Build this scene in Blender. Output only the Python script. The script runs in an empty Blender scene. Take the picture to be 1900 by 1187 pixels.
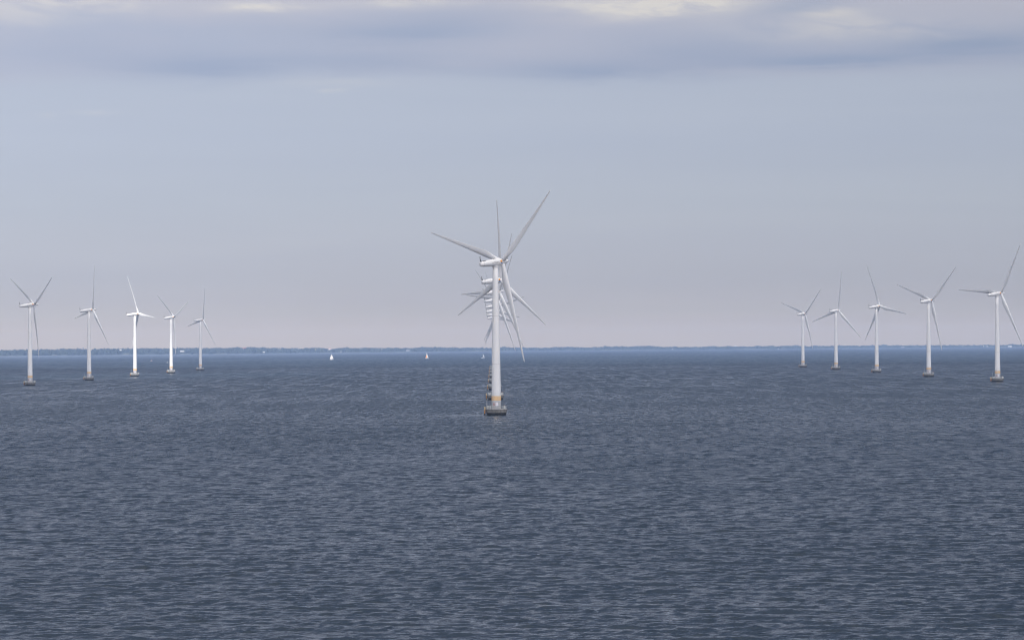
import bpy, bmesh, math, random
import numpy as np
from mathutils import Matrix, Vector, noise as mnoise

R = math.radians
random.seed(7)
rng = np.random.default_rng(11)
scene = bpy.context.scene
COL = scene.collection

# ------------------------------------------------------------------ camera
F_PX, CAM_H = 5930.0, 31.3            # focal length in photo pixels (1900 wide), eye height over the sea
PITCH, ROLL = math.atan(46.9 / F_PX), -R(0.42)
cam_d = bpy.data.cameras.new('camera')
cam_d.sensor_width = 36.0
cam_d.lens = 36.0 * F_PX / 1900.0
cam_d.clip_start, cam_d.clip_end = 1.0, 60000.0
cam = bpy.data.objects.new('camera', cam_d)
COL.objects.link(cam)
CAM_ROT = Matrix.Rotation(math.pi / 2 + PITCH, 3, 'X') @ Matrix.Rotation(ROLL, 3, 'Z')
cam.matrix_world = Matrix.Translation((0, 0, CAM_H)) @ CAM_ROT.to_4x4()
scene.camera = cam

def ray(px, py):
    return CAM_ROT @ Vector(((px - 950) / F_PX, -(py - 593.5) / F_PX, -1.0))

def on_sea(px, py):
    r = ray(px, py)
    return Vector((0, 0, CAM_H)) + r * (-CAM_H / r.z)

def at(px, py, dist):
    r = ray(px, py)
    return Vector((0, 0, CAM_H)) + r * (dist / r.y)

# ------------------------------------------------------------------ render settings
scene.view_settings.view_transform = 'Standard'
scene.view_settings.look = 'None'
scene.view_settings.exposure = 0.0
scene.view_settings.gamma = 1.0
scene.render.engine = 'CYCLES'
cy = scene.cycles
cy.use_denoising = True
cy.max_bounces = 6
cy.diffuse_bounces = 3
cy.glossy_bounces = 3
cy.transmission_bounces = 3
cy.volume_bounces = 1
cy.transparent_max_bounces = 8
cy.pixel_filter_type = 'BLACKMAN_HARRIS'
cy.filter_width = 1.15

# ------------------------------------------------------------------ node helper
class S:
    """wraps a float socket so that node maths can be written as arithmetic"""
    def __init__(s, nt, sock): s.nt, s.k = nt, sock
    def _m(s, op, *a):
        n = s.nt.nodes.new('ShaderNodeMath'); n.operation = op
        for i, v in enumerate((s,) + a):
            if isinstance(v, S): s.nt.links.new(v.k, n.inputs[i])
            else: n.inputs[i].default_value = v
        return S(s.nt, n.outputs[0])
    def __add__(s, o): return s._m('ADD', o)
    __radd__ = __add__
    def __sub__(s, o): return s._m('SUBTRACT', o)
    def __rsub__(s, o): return (s * -1.0) + o
    def __mul__(s, o): return s._m('MULTIPLY', o)
    __rmul__ = __mul__
    def __truediv__(s, o): return s._m('DIVIDE', o)
    def max(s, o): return s._m('MAXIMUM', o)
    def min(s, o): return s._m('MINIMUM', o)
    def exp(s): return s._m('EXPONENT')
    def sm(s, a, b):
        n = s.nt.nodes.new('ShaderNodeMapRange'); n.interpolation_type = 'SMOOTHSTEP'
        s.nt.links.new(s.k, n.inputs['Value'])
        n.inputs['From Min'].default_value = a; n.inputs['From Max'].default_value = b
        return S(s.nt, n.outputs[0])

def noise(nt, vec, scale, detail=4, rough=0.55, dist=0.0):
    n = nt.nodes.new('ShaderNodeTexNoise')
    n.inputs['Scale'].default_value = scale; n.inputs['Detail'].default_value = detail
    n.inputs['Roughness'].default_value = rough; n.inputs['Distortion'].default_value = dist
    if vec is not None: nt.links.new(vec, n.inputs['Vector'])
    return S(nt, n.outputs['Fac'])

def comb(nt, x, y, z):
    n = nt.nodes.new('ShaderNodeCombineXYZ')
    for i, v in enumerate((x, y, z)):
        if isinstance(v, S): nt.links.new(v.k, n.inputs[i])
        else: n.inputs[i].default_value = v
    return n.outputs[0]

def mixc(nt, fac, a, b, mode='MIX'):
    n = nt.nodes.new('ShaderNodeMix'); n.data_type = 'RGBA'; n.blend_type = mode
    n.clamp_result = False
    for i, v in ((0, fac), (6, a), (7, b)):
        if isinstance(v, S): nt.links.new(v.k, n.inputs[i])
        elif hasattr(v, 'is_linked'): nt.links.new(v, n.inputs[i])
        elif i == 0: n.inputs[i].default_value = v
        else: n.inputs[i].default_value = (*v, 1)
    return n.outputs[2]

def lin(r, g, b):
    f = lambda c: (c / 12.92 if c <= 0.04045 else ((c + 0.055) / 1.055) ** 2.4)
    return tuple(f(c / 255.0) for c in (r, g, b))

def ramp(nt, fac, stops):
    n = nt.nodes.new('ShaderNodeValToRGB')
    e = n.color_ramp.elements
    while len(e) < len(stops): e.new(0.5)
    for el, (p, c) in zip(e, stops):
        el.position = p; el.color = (*c, 1)
    nt.links.new(fac.k, n.inputs[0])
    return n.outputs[0]

# ------------------------------------------------------------------ world: hazy daylight under broken cloud
SUN_AZ, SUN_EL = R(196), R(45)        # azimuth clockwise from +Y: behind the camera
world = bpy.data.worlds.new('World'); scene.world = world
world.use_nodes = True
wt = world.node_tree; wt.nodes.clear()
out = wt.nodes.new('ShaderNodeOutputWorld')
sky = wt.nodes.new('ShaderNodeTexSky'); sky.sky_type = 'NISHITA'; sky.sun_disc = False
sky.sun_elevation = SUN_EL; sky.sun_rotation = SUN_AZ
sky.air_density = 1.0; sky.dust_density = 2.0
bg_sky = wt.nodes.new('ShaderNodeBackground'); bg_sky.inputs['Strength'].default_value = 0.08
wt.links.new(sky.outputs[0], bg_sky.inputs[0])
tc = wt.nodes.new('ShaderNodeTexCoord')
sep = wt.nodes.new('ShaderNodeSeparateXYZ'); wt.links.new(tc.outputs['Generated'], sep.inputs[0])
dx, dy, dz = (S(wt, sep.outputs[i]) for i in range(3))
az = dx / dy.max(0.05)                # tangent of azimuth, ahead of the viewer
el = dz.max(0.0)
HAZE_D, HAZE_C = 5.0e-5, (0.40, 0.56, 0.89)
AIR = (0.26, 0.38, 0.60)              # what a great depth of this air glows like; the sky behind it is that much redder
def behind_air(z, c):
    L = min(20600.0, (135.0 - CAM_H) / max(z, 1e-5)); T = math.exp(-HAZE_D * L)
    return tuple(max(0.02, (a - s_ * (1 - T)) / T) for a, s_ in zip(c, AIR))
_low = [(0.0, lin(190, 188, 193)), (0.003, lin(190, 188, 193)), (0.005, lin(189, 188, 194)), (0.007, lin(188, 188, 196)), (0.010, lin(187, 189, 198)), (0.014, lin(186, 189, 201)),
        (0.020, lin(185, 190, 204)), (0.030, lin(185, 191, 206)), (0.045, lin(184, 192, 208)), (0.065, lin(182, 191, 210)), (0.095, lin(181, 190, 209))]
base = ramp(wt, el._m('POWER', 0.5), [(math.sqrt(z), behind_air(z, c)) for z, c in _low] + [
    (0.36, lin(165, 175, 198)), (0.44, lin(147, 158, 185)), (0.52, lin(112, 124, 153)), (0.62, lin(84, 96, 124)), (0.70, lin(90, 102, 130)), (0.82, lin(215, 217, 221)), (1.0, lin(238, 237, 236))])
# clouds low over the horizon: a warped band of grey-blue undersides with cream tops
wv = comb(wt, az * 9.0, el * 46.0, dy * 2.0)
n1 = noise(wt, wv, 1.0, 5, 0.55, 0.4)
wv2 = comb(wt, az * 16.0, el * 120.0, dy * 2.0 + 7.3)
n2 = noise(wt, wv2, 1.0, 6, 0.6, 0.6)
wv3 = comb(wt, az * 40.0, el * 130.0, dy * 2.0 + 3.1)
n3 = noise(wt, wv3, 1.0, 7, 0.62, 0.8)
u = az + (n1 - 0.5) * 0.03
v = el + (n2 - 0.5) * 0.007 + (n1 - 0.5) * 0.004
ve = v
def blob(px, py, sx, sy):
    a = (u - (px - 950) / F_PX) / (sx / F_PX)
    b = (ve - (640 - py) / F_PX) / (sy / F_PX)
    return ((a * a + b * b) * -1.0).exp()
band = v.sm((640 - 165) / F_PX, (640 - 120) / F_PX)
topb = v.sm((640 - 62) / F_PX, (640 - 2) / F_PX)
dark = blob(380, 125, 150, 26) + blob(760, 60, 190, 22) + blob(680, 115, 170, 22) * 0.7 + blob(1100, 132, 190, 22) \
     + blob(1330, 95, 200, 36) * 0.8 + blob(1830, 92, 210, 26) * 1.35 + blob(1500, 22, 90, 18) * 0.9 + blob(1560, 118, 160, 14) * 1.1 \
     + blob(860, 30, 120, 18) * 0.5 + blob(150, 95, 160, 30) * 0.4
light = blob(500, 12, 75, 11) * 1.0 + blob(160, 8, 120, 16) * 0.5 + blob(1200, 12, 150, 20) * 1.2 + blob(1560, 34, 60, 12) * 0.5 \
      + blob(1600, 60, 220, 22) * 0.4 + blob(760, 6, 90, 12) * 0.6 + blob(40, 20, 140, 30) * 0.3 + blob(1300, 8, 90, 18) * 0.8 \
      + blob(615, 174, 24, 5) * 0.32 + blob(600, 158, 120, 10) * 0.12 + blob(195, 204, 40, 6) * 0.18 + blob(105, 210, 24, 6) * 0.12
front = (dy.sm(0.2, 0.5)) * (1.0 - el.sm(0.125, 0.2))
wv4 = comb(wt, az * 5.0, el * 70.0, dy * 2.0 + 11.0)
veil = noise(wt, wv4, 1.0, 5, 0.55, 0.5)
base = mixc(wt, 1.0, base, comb(wt, (veil - 0.5) * 0.13 + 1.0, (veil - 0.5) * 0.11 + 1.0, (veil - 0.5) * 0.06 + 1.0), 'MULTIPLY')   # thin uneven veils
base = mixc(wt, (band * front * 0.75).min(1.0), base, mixc(wt, n1.sm(0.3, 0.7), lin(172, 180, 203), lin(184, 186, 204)))
base = mixc(wt, (topb * front * 0.6).min(1.0), base, lin(199, 197, 208))
base = mixc(wt, (dark * front * (n2 * 1.3 + 0.15) * 0.8).min(0.95), base, lin(155, 168, 196))
base = mixc(wt, (light * front * n3.sm(0.25, 0.62) * 1.15).min(0.97), base, lin(225, 220, 216))
# higher overcast: lumpy, brighter behind the viewer where the sun stands above the cloud
pl = comb(wt, dx / (dz.max(0.0) + 0.08), dy / (dz.max(0.0) + 0.08), 0.0)
nc = noise(wt, pl, 0.9, 5, 0.55, 0.3)
base = mixc(wt, el.sm(0.12, 0.3) * 1.0, base, mixc(wt, 1.0, base, comb(wt, nc * 0.9 + 0.55, nc * 0.9 + 0.55, nc * 0.86 + 0.57), 'MULTIPLY'))
side = 1.0 - az._m('MINIMUM', 0.3)._m('MAXIMUM', -0.3) * 0.55 * dy.sm(0.0, 0.6)
turn = (0.25 - dy + dx * 0.35).sm(0.0, 1.1)
back = 1.0 + turn * 3.75
base = mixc(wt, turn, base, mixc(wt, 1.0, base, (1.08, 0.98, 0.86), 'MULTIPLY'))
k = side * back
bg_cl = wt.nodes.new('ShaderNodeBackground'); wt.links.new(base, bg_cl.inputs[0]); wt.links.new(k.k, bg_cl.inputs['Strength'])
mx = wt.nodes.new('ShaderNodeMixShader'); mx.inputs[0].default_value = 0.9
wt.links.new(bg_sky.outputs[0], mx.inputs[1]); wt.links.new(bg_cl.outputs[0], mx.inputs[2])
wt.links.new(mx.outputs[0], out.inputs['Surface'])

sun_d = bpy.data.lights.new('sun', 'SUN'); sun_d.energy = 4.4; sun_d.angle = R(0.5); sun_d.color = (1.0, 0.95, 0.88)
sun = bpy.data.objects.new('sun', sun_d); COL.objects.link(sun)
SUN_DIR = Vector((math.sin(SUN_AZ) * math.cos(SUN_EL), math.cos(SUN_AZ) * math.cos(SUN_EL), math.sin(SUN_EL)))
sun.rotation_euler = SUN_DIR.to_track_quat('Z', 'Y').to_euler()
sun.location = SUN_DIR * 3000

# ------------------------------------------------------------------ object helpers
def tag(o, label=None, cat=None, group=None, kind=None):
    if label: o['label'] = label
    if cat: o['category'] = cat
    if group: o['group'] = group
    if kind: o['kind'] = kind
    return o

def link_mesh(name, me, mat=None, parent=None):
    o = bpy.data.objects.new(name, me); COL.objects.link(o)
    if mat is not None and not me.materials: me.materials.append(mat)
    if parent is not None: o.parent = parent
    return o

def build(name, bm, mat, parent=None, smooth=False):
    me = bpy.data.meshes.new(name)
    bmesh.ops.recalc_face_normals(bm, faces=bm.faces)
    bm.to_mesh(me); bm.free()
    if smooth:
        me.polygons.foreach_set('use_smooth', [True] * len(me.polygons))
    return link_mesh(name, me, mat, parent)

def empty(name, loc):
    o = bpy.data.objects.new(name, None); o.empty_display_size = 1
    o.location = loc; COL.objects.link(o); return o

def lathe(bm, prof, seg=48, axis='Z', cx=0, cy_=0, cz=0):
    rings = []
    for (h, r) in prof:
        if r < 1e-6:
            p = (cx, cy_, cz + h) if axis == 'Z' else (cx, cy_ + h, cz)
            rings.append([bm.verts.new(p)])
        else:
            ring = []
            for i in range(seg):
                a = 2 * math.pi * i / seg
                if axis == 'Z': p = (cx + r * math.cos(a), cy_ + r * math.sin(a), cz + h)
                else: p = (cx + r * math.cos(a), cy_ + h, cz + r * math.sin(a))
                ring.append(bm.verts.new(p))
            rings.append(ring)
    for A, B in zip(rings, rings[1:]):
        if len(A) == 1 and len(B) == 1: continue
        for i in range(seg):
            j = (i + 1) % seg
            if len(A) == 1: bm.faces.new((A[0], B[i], B[j]))
            elif len(B) == 1: bm.faces.new((A[i], A[j], B[0]))
            else: bm.faces.new((A[i], A[j], B[j], B[i]))
    for ring in (rings[0], rings[-1]):
        if len(ring) > 1: bm.faces.new(ring)

def box(bm, x0, x1, y0, y1, z0, z1):
    vs = [bm.verts.new(p) for p in ((x0, y0, z0), (x1, y0, z0), (x1, y1, z0), (x0, y1, z0),
                                    (x0, y0, z1), (x1, y0, z1), (x1, y1, z1), (x0, y1, z1))]
    for f in ((0, 1, 2, 3), (4, 5, 6, 7), (0, 1, 5, 4), (1, 2, 6, 5), (2, 3, 7, 6), (3, 0, 4, 7)):
        bm.faces.new([vs[i] for i in f])

def bar(bm, a, b, r, r2=None, seg=8):
    a, b = Vector(a), Vector(b); r2 = r if r2 is None else r2
    q = (b - a).to_track_quat('Z', 'Y')
    A, B = [], []
    for i in range(seg):
        t = 2 * math.pi * i / seg
        d = q @ Vector((math.cos(t), math.sin(t), 0))
        A.append(bm.verts.new(a + d * r)); B.append(bm.verts.new(b + d * r2))
    for i in range(seg):
        j = (i + 1) % seg
        bm.faces.new((A[i], A[j], B[j], B[i]))
    bm.faces.new(A); bm.faces.new(B)

def copy_tree(o, parent=None):
    c = o.copy(); COL.objects.link(c)
    if parent is not None: c.parent = parent
    for ch in list(o.children): copy_tree(ch, c)
    return c

# ------------------------------------------------------------------ materials
def mat(name, color, rough=0.5, spec=0.5, metal=0.0, var=0.0, vscale=1.0, stretch=(1, 1, 1), dirt=None, bump=0.0):
    m = bpy.data.materials.new(name); m.use_nodes = True
    nt = m.node_tree; p = nt.nodes['Principled BSDF']
    p.inputs['Base Color'].default_value = (*color, 1)
    p.inputs['Roughness'].default_value = rough
    p.inputs['Metallic'].default_value = metal
    p.inputs['Specular IOR Level'].default_value = spec
    if var or dirt:
        t = nt.nodes.new('ShaderNodeTexCoord')
        mp = nt.nodes.new('ShaderNodeMapping'); mp.inputs['Scale'].default_value = stretch
        nt.links.new(t.outputs['Object'], mp.inputs[0])
        n = noise(nt, mp.outputs[0], vscale, 5, 0.6)
        d = dirt or tuple(c * 0.6 for c in color)
        c = mixc(nt, n.sm(0.35, 0.75) * var, color, d)
        nt.links.new(c, p.inputs['Base Color'])
        if bump:
            b = nt.nodes.new('ShaderNodeBump'); b.inputs['Strength'].default_value = bump
            nt.links.new(n.k, b.inputs['Height']); nt.links.new(b.outputs[0], p.inputs['Normal'])
    return m

M = {
    'white': mat('white_paint', (0.79, 0.795, 0.80), 0.42, 0.4, var=0.22, vscale=0.5, stretch=(1.5, 1.5, 0.08), dirt=(0.66, 0.66, 0.64)),
    'blade': mat('blade_gelcoat', (0.76, 0.77, 0.78), 0.38, 0.4, var=0.15, vscale=0.4, stretch=(1, 1, 0.2), dirt=(0.58, 0.60, 0.62)),
    'seam': mat('flange_grey', (0.42, 0.42, 0.44), 0.6),
    'orange': mat('orange_marking', (0.86, 0.46, 0.05), 0.5, var=0.3, vscale=2.0, dirt=(0.76, 0.46, 0.12)),
    'concrete': mat('concrete', (0.21, 0.207, 0.198), 0.85, 0.2, var=0.85, vscale=0.9, stretch=(1.6, 1.6, 0.35), dirt=(0.11, 0.108, 0.10), bump=0.3),
    'kerb': mat('concrete_kerb', (0.36, 0.36, 0.355), 0.8, 0.2, var=0.5, vscale=1.5, dirt=(0.24, 0.235, 0.225)),
    'wet': mat('wet_algae_concrete', (0.018, 0.019, 0.020), 0.5, 0.3, var=0.6, vscale=1.5, dirt=(0.035, 0.038, 0.028)),
    'rail': mat('galvanised_rail', (0.50, 0.51, 0.50), 0.5, 0.5, var=0.2, vscale=3),
    'cabinet': mat('pale_cabinet', (0.52, 0.55, 0.53), 0.5, var=0.3, vscale=2),
    'tan': mat('tan_fender', (0.50, 0.40, 0.24), 0.7, var=0.5, vscale=2.5, dirt=(0.58, 0.50, 0.36)),
    'fender': mat('orange_fender', (0.48, 0.20, 0.035), 0.7, var=0.6, vscale=2.0, dirt=(0.25, 0.11, 0.03)),
    'mast': mat('grey_mast', (0.14, 0.15, 0.165), 0.4, 0.6),
    'hatch': mat('dark_hatch', (0.16, 0.16, 0.17), 0.6),
    'letter': mat('grey_lettering', (0.10, 0.105, 0.12), 0.6),
    'logo_o': mat('emblem_orange', (0.90, 0.36, 0.01), 0.5),
    'logo_b': mat('emblem_blue', (0.02, 0.16, 0.50), 0.5),
    'sign_w': mat('sign_white', (0.86, 0.84, 0.87), 0.4),
    'sign_r': mat('sign_red', (0.55, 0.24, 0.23), 0.5),
    'sign_k': mat('sign_dark', (0.10, 0.09, 0.10), 0.5),
    'sail': mat('sail_cloth', (0.72, 0.70, 0.66), 0.8, 0.1, var=0.2, vscale=0.4),
    'sail_o': mat('orange_sail_cloth', (0.80, 0.27, 0.03), 0.8, 0.1),
    'sail_g': mat('grey_sail_cloth', (0.34, 0.37, 0.40), 0.8, 0.1),
    'hull': mat('hull_white', (0.80, 0.80, 0.79), 0.3, 0.5),
    'hull_r': mat('hull_red', (0.45, 0.04, 0.03), 0.4),
    'spar': mat('spar_aluminium', (0.45, 0.45, 0.46), 0.4, metal=0.5),
    'deck': mat('boat_deck', (0.35, 0.27, 0.18), 0.7),
    'wall_w': mat('house_white', (0.80, 0.79, 0.74), 0.8, var=0.2, vscale=0.3),
    'wall_y': mat('house_cream', (0.80, 0.70, 0.45), 0.8),
    'wall_g': mat('house_grey', (0.40, 0.40, 0.42), 0.8),
    'roof_r': mat('roof_red', (0.60, 0.10, 0.06), 0.8),
    'roof_g': mat('roof_grey', (0.16, 0.15, 0.15), 0.8),
    'glass': mat('window_dark', (0.03, 0.035, 0.04), 0.1),
}

# ------------------------------------------------------------------ the sea: one polar sheet, real waves, finer where it is nearer
def wave_levels(L, N, lam_lo, lam_hi, cuts, seed, lam_p=7.5, hs=0.33, wdir=R(-104)):
    """height tiles of a wind sea, low-passed at each cut-off wavelength"""
    g = np.random.default_rng(seed)
    kf = np.fft.fftfreq(N, L / N) * 2 * np.pi
    kx, ky = np.meshgrid(kf, kf, indexing='ij')
    kk = np.hypot(kx, ky); kk[0, 0] = 1e-6
    th = np.arctan2(ky, kx)
    kp = 2 * np.pi / lam_p
    S_ = kk ** -4.0 * np.exp(-1.1 * (kp / kk) ** 2)
    c = np.cos(th - wdir)
    s = np.where(kk < 3 * kp, 9.0, 4.0)
    D = (0.5 + 0.5 * c) ** s
    D /= np.where(kk < 3 * kp, 0.185, 0.273)
    full = S_ * D / (2 * np.pi)
    # normalise analytically on the whole spectrum (not only on this band)
    kr = np.geomspace(0.02, 40, 4000)
    m0 = np.trapz(kr ** -3.0 * np.exp(-1.1 * (kp / kr) ** 2), kr)
    full *= (hs / 4) ** 2 / m0
    dk = 2 * np.pi / L
    amp = np.sqrt(full * dk * dk)
    amp[(kk < 2 * np.pi / lam_hi) | (kk > 2 * np.pi / lam_lo)] = 0
    z = (g.normal(size=(N, N)) + 1j * g.normal(size=(N, N))) * amp
    outs = []
    for cut in cuts:
        m = 1.0 / (1.0 + (kk * cut / (2 * np.pi)) ** 8)
        outs.append(np.real(np.fft.ifft2(z * m)).astype(np.float32) * N * N)
    return outs

CUTS = [0.5, 1.0, 2.0, 4.0, 8.0, 16.0]
LA, NA, LB, NB = 187.0, 1024, 541.0, 1024
tileA = [t_ * 1.45 for t_ in wave_levels(LA, NA, 0.5, 4.0, CUTS[:4], 3)]   # steep short wind chop
tileB = wave_levels(LB, NB, 4.0, 40.0, CUTS, 5)

def sample(tile, L, N, x, y):
    fx = (x / L * N) % N; fy = (y / L * N) % N
    i = fx.astype(np.int32) % N; j = fy.astype(np.int32) % N
    a = (fx - np.floor(fx)).astype(np.float32); b = (fy - np.floor(fy)).astype(np.float32)
    i2 = (i + 1) % N; j2 = (j + 1) % N
    return (tile[i, j] * (1 - a) + tile[i2, j] * a) * (1 - b) + (tile[i, j2] * (1 - a) + tile[i2, j2] * a) * b

# turbine places: metres, yaw (degrees clockwise from straight ahead) and rotor angle
TURB = {
    'C1': (-7.3, 1434, 45, 42), 'C2': (-9.8, 1837, 51, 85.5), 'C3': (-12.3, 2240, 54, 61.5), 'C4': (-14.8, 2643, 55, 54),
    'C5': (-17.3, 3046, 54, 10.5), 'C6': (-19.8, 3449, 57, 110), 'C7': (-22.3, 3852, 56, 105), 'C8': (-24.8, 4255, 54, 111),
    'L1': (-410.7, 2722, 55, 30), 'L2': (-413.0, 3119, 58, 70.5), 'L3': (-415.5, 3520, 60, 114), 'L4': (-418.3, 3920, 56, 24),
    'L5': (-422.5, 4330, 57, 70.5),
    'R1': (371.7, 4087, 54, 42), 'R2': (375.1, 3703, 51, 76.5), 'R3': (377.3, 3309, 60, 109.5), 'R4': (375.5, 2882, 53, 40.5),
    'R5': (377.8, 2489, 54, 55.5),
}
# the far shore: distance of its waterline at photo columns
SHORE_PX = [(-700, 665.5), (0, 660.3), (240, 657.8), (430, 656.0), (600, 654.2), (800, 652.4), (1000, 650.2), (1200, 649.0), (1440, 647.3), (1600, 645.6), (1900, 643.6), (2600, 638.6)]
_sh = [on_sea(*p) for p in SHORE_PX]
SH_AZ = np.array([math.atan2(p.x, p.y) for p in _sh]); SH_R = np.array([math.hypot(p.x, p.y) for p in _sh])
def shore_r(a): return np.interp(a, SH_AZ, SH_R)

def smooth01(x): x = np.clip(x, 0, 1); return x * x * (3 - 2 * x)

def build_sea():
    r1 = 215.0 * np.exp(np.arange(0, 3060) / 1000.0)
    r2 = r1[-1] * np.exp(np.arange(1, 400) / 250.0)
    r2 = r2[r2 < 22500]
    rr = np.concatenate([r1, r2]).astype(np.float64)
    t = np.linspace(-1, 1, 820)
    across = t * (0.55 + 0.45 * t * t)                    # closer together in the middle
    width = 215.0 + 0.215 * rr
    nr, na = len(rr), len(t)
    X = (width[:, None] * across[None]).astype(np.float32)
    Y = rr[:, None] * (1.0 - 0.03 * across[None] ** 2) * np.ones((1, na))      # gently curved rows, a little uneven
    jit = np.random.default_rng(21)
    Y = (Y + np.gradient(rr)[:, None] * jit.uniform(-0.4, 0.4, (nr, na))).astype(np.float32)
    X = (X + (width / na)[:, None] * jit.uniform(-0.3, 0.3, (nr, na))).astype(np.float32)
    Z = np.zeros_like(X)
    cell = np.gradient(rr)
    lt = np.clip(np.log2(np.maximum(cell * 1.9, 0.5) / 0.5), 0, 6.0)
    l0 = np.clip(np.floor(lt).astype(int), 0, 5); w = (lt - l0).astype(np.float32)
    ca, sa = math.cos(0.6), math.sin(0.6)
    def level(l, x, y):
        if l > 5: return np.zeros_like(x)
        h = sample(tileB[l], LB, NB, x, y)
        if l < 4: h = h + sample(tileA[l], LA, NA, x, y)
        return h
    for a in range(0, nr, 100):
        b = min(a + 100, nr)
        for l in np.unique(l0[a:b]):
            idx = np.nonzero(l0[a:b] == l)[0] + a
            x, y = X[idx], Y[idx]
            ww = w[idx][:, None]
            Z[idx] = level(l, x, y) * (1 - ww) + level(l + 1, x, y) * ww
    # gust patches, calm water near the shore and slicks drifting off the foundations
    gx, gy = X / 900.0, Y / 1400.0
    gust = (np.sin(gx * 2.1 + 1.3 * np.sin(gy * 1.7)) + np.sin(gy * 3.3 + 1.1 * np.sin(gx * 2.9 + 0.5)) + np.sin(gx * 5.1 - gy * 4.3)) / 3.0
    calm = np.clip(-gust * 0.16, -0.12, 0.2)
    ths = np.arctan2(X, Y)
    sr = shore_r(ths) - np.hypot(X, Y)
    left = smooth01((0.05 - ths) / 0.2)
    calm = calm + (0.05 + 0.85 * left) * smooth01(1 - sr / 1800.0) + (0.42 + 0.25 * left) * smooth01(1 - sr / 8500.0)
    for n, (tx, ty, _, _) in TURB.items():
        if n in ('C2', 'C3', 'C1'):
            dxx = tx - 5 - X; dyy = Y - ty + 0.05 * dxx
            calm = calm + 0.8 * smooth01(dxx / 3) * smooth01(1 - dxx / 45) * smooth01(1 - np.abs(dyy) / 14)
    calm = np.clip(calm, -0.2, 0.95).astype(np.float32)
    Z *= (1 - calm)
    nv = nr * na
    co = np.stack([X, Y, Z], -1).reshape(-1, 3).astype(np.float32)
    i = np.arange(nr - 1)[:, None] * na + np.arange(na - 1)[None]
    quads = np.stack([i, i + 1, i + na + 1, i + na], -1).reshape(-1, 4)
    # the rest of the same sheet, coarse: to both sides, under the viewer and behind
    rows = np.linspace(0, nr - 1, 60).astype(int)
    extra, qs, base_i = [], [], nv
    for side_ in (-1, 1):
        xi = side_ * (width[rows] - 3.0); yi = rr[rows] * (1.0 - 0.03 * (1.0 - 6.0 / width[rows]))
        st = np.concatenate([np.stack([xi, yi, np.full_like(xi, -0.2)], -1), np.stack([np.full_like(xi, side_ * 9800.0), yi, np.zeros_like(xi)], -1)])
        k_ = np.arange(59)
        q = np.stack([k_, k_ + 1, k_ + 61, k_ + 60], -1) if side_ < 0 else np.stack([k_, k_ + 60, k_ + 61, k_ + 1], -1)
        extra.append(st); qs.append(q[:, ::-1] + base_i); base_i += len(st)
    st = np.array([(-9800, -780, 0), (9800, -780, 0), (9800, rr[0] * 0.97, -0.22), (width[0], rr[0] * 0.97 + 0.6, -0.22), (0, rr[0] + 3.5, -0.3), (-width[0], rr[0] * 0.97 + 0.6, -0.22), (-9800, rr[0] * 0.97, -0.22), (0, -780, 0)], float)
    extra.append(st); qs.append(np.array([[7, 1, 2, 3], [7, 3, 4, 5], [0, 7, 5, 6]]) + base_i)
    co = np.concatenate([co] + [e.astype(np.float32) for e in extra])
    quads = np.concatenate([quads] + qs)
    me = bpy.data.meshes.new('sea')
    me.vertices.add(len(co)); me.vertices.foreach_set('co', co.ravel())
    me.loops.add(quads.size); me.loops.foreach_set('vertex_index', np.ascontiguousarray(quads).ravel().astype(np.int32))
    me.polygons.add(len(quads)); me.polygons.foreach_set('loop_start', np.arange(0, quads.size, 4, dtype=np.int32))
    me.polygons.foreach_set('use_smooth', np.ones(len(quads), dtype=bool))
    # unresolved small waves become gloss spread
    spread = np.interp(lt, [0, 1, 2, 3, 4, 6], [0.10, 0.16, 0.24, 0.32, 0.39, 0.45])[:, None] * (1 - 0.75 * np.clip(calm, 0, 1)) + 0 * X
    at_ = me.attributes.new('spread', 'FLOAT', 'POINT')
    full = np.full(len(co), 0.4, np.float32); full[:nv] = spread.ravel()
    at_.data.foreach_set('value', full)
    me.update()
    m = bpy.data.materials.new('sea_water'); m.use_nodes = True
    nt = m.node_tree; p = nt.nodes['Principled BSDF']
    p.inputs['Base Color'].default_value = (0.011, 0.024, 0.039, 1)
    p.inputs['IOR'].default_value = 1.333
    p.inputs['Specular IOR Level'].default_value = 0.5
    a = nt.nodes.new('ShaderNodeAttribute'); a.attribute_name = 'spread'
    g = nt.nodes.new('ShaderNodeNewGeometry')
    sp = nt.nodes.new('ShaderNodeSeparateXYZ'); nt.links.new(g.outputs['Position'], sp.inputs[0])
    px, py = S(nt, sp.outputs[0]), S(nt, sp.outputs[1])
    # wind ripples, elongated across the wind
    wx = px * math.cos(R(38)) - py * math.sin(R(38)); wy = px * math.sin(R(38)) + py * math.cos(R(38))
    rp = noise(nt, comb(nt, wx * 1.0, wy * 0.55, 0.0), 2.2, 3, 0.6, 0.3)
    b = nt.nodes.new('ShaderNodeBump'); b.inputs['Strength'].default_value = 1.0; b.inputs['Distance'].default_value = 0.2
    nt.links.new(rp.k, b.inputs['Height']); nt.links.new(b.outputs[0], p.inputs['Normal'])
    # gusts: the wind roughens the water in streaks and patches
    g1 = noise(nt, comb(nt, px / 2.6 + py * 0.004, py / 22.0, 0.0), 1.0, 5, 0.7, 0.2)
    g2 = noise(nt, comb(nt, px / 90.0, py / 260.0, 4.0), 1.0, 3, 0.6, 0.3)
    g3 = noise(nt, comb(nt, px / 9.0 + 3.0, py / 130.0, 9.0), 1.0, 4, 0.65, 0.2)
    ro = S(nt, a.outputs['Fac']) + (g3.sm(0.32, 0.68) - 0.5) * py.sm(900.0, 3000.0) * 0.24 + (g1.sm(0.3, 0.7) - 0.5) * (py.sm(500.0, 1500.0) * 0.14 + 0.10) + (g2.sm(0.3, 0.7) - 0.5) * 0.07
    nt.links.new(ro.max(0.05).min(0.7).k, p.inputs['Roughness'])
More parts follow.
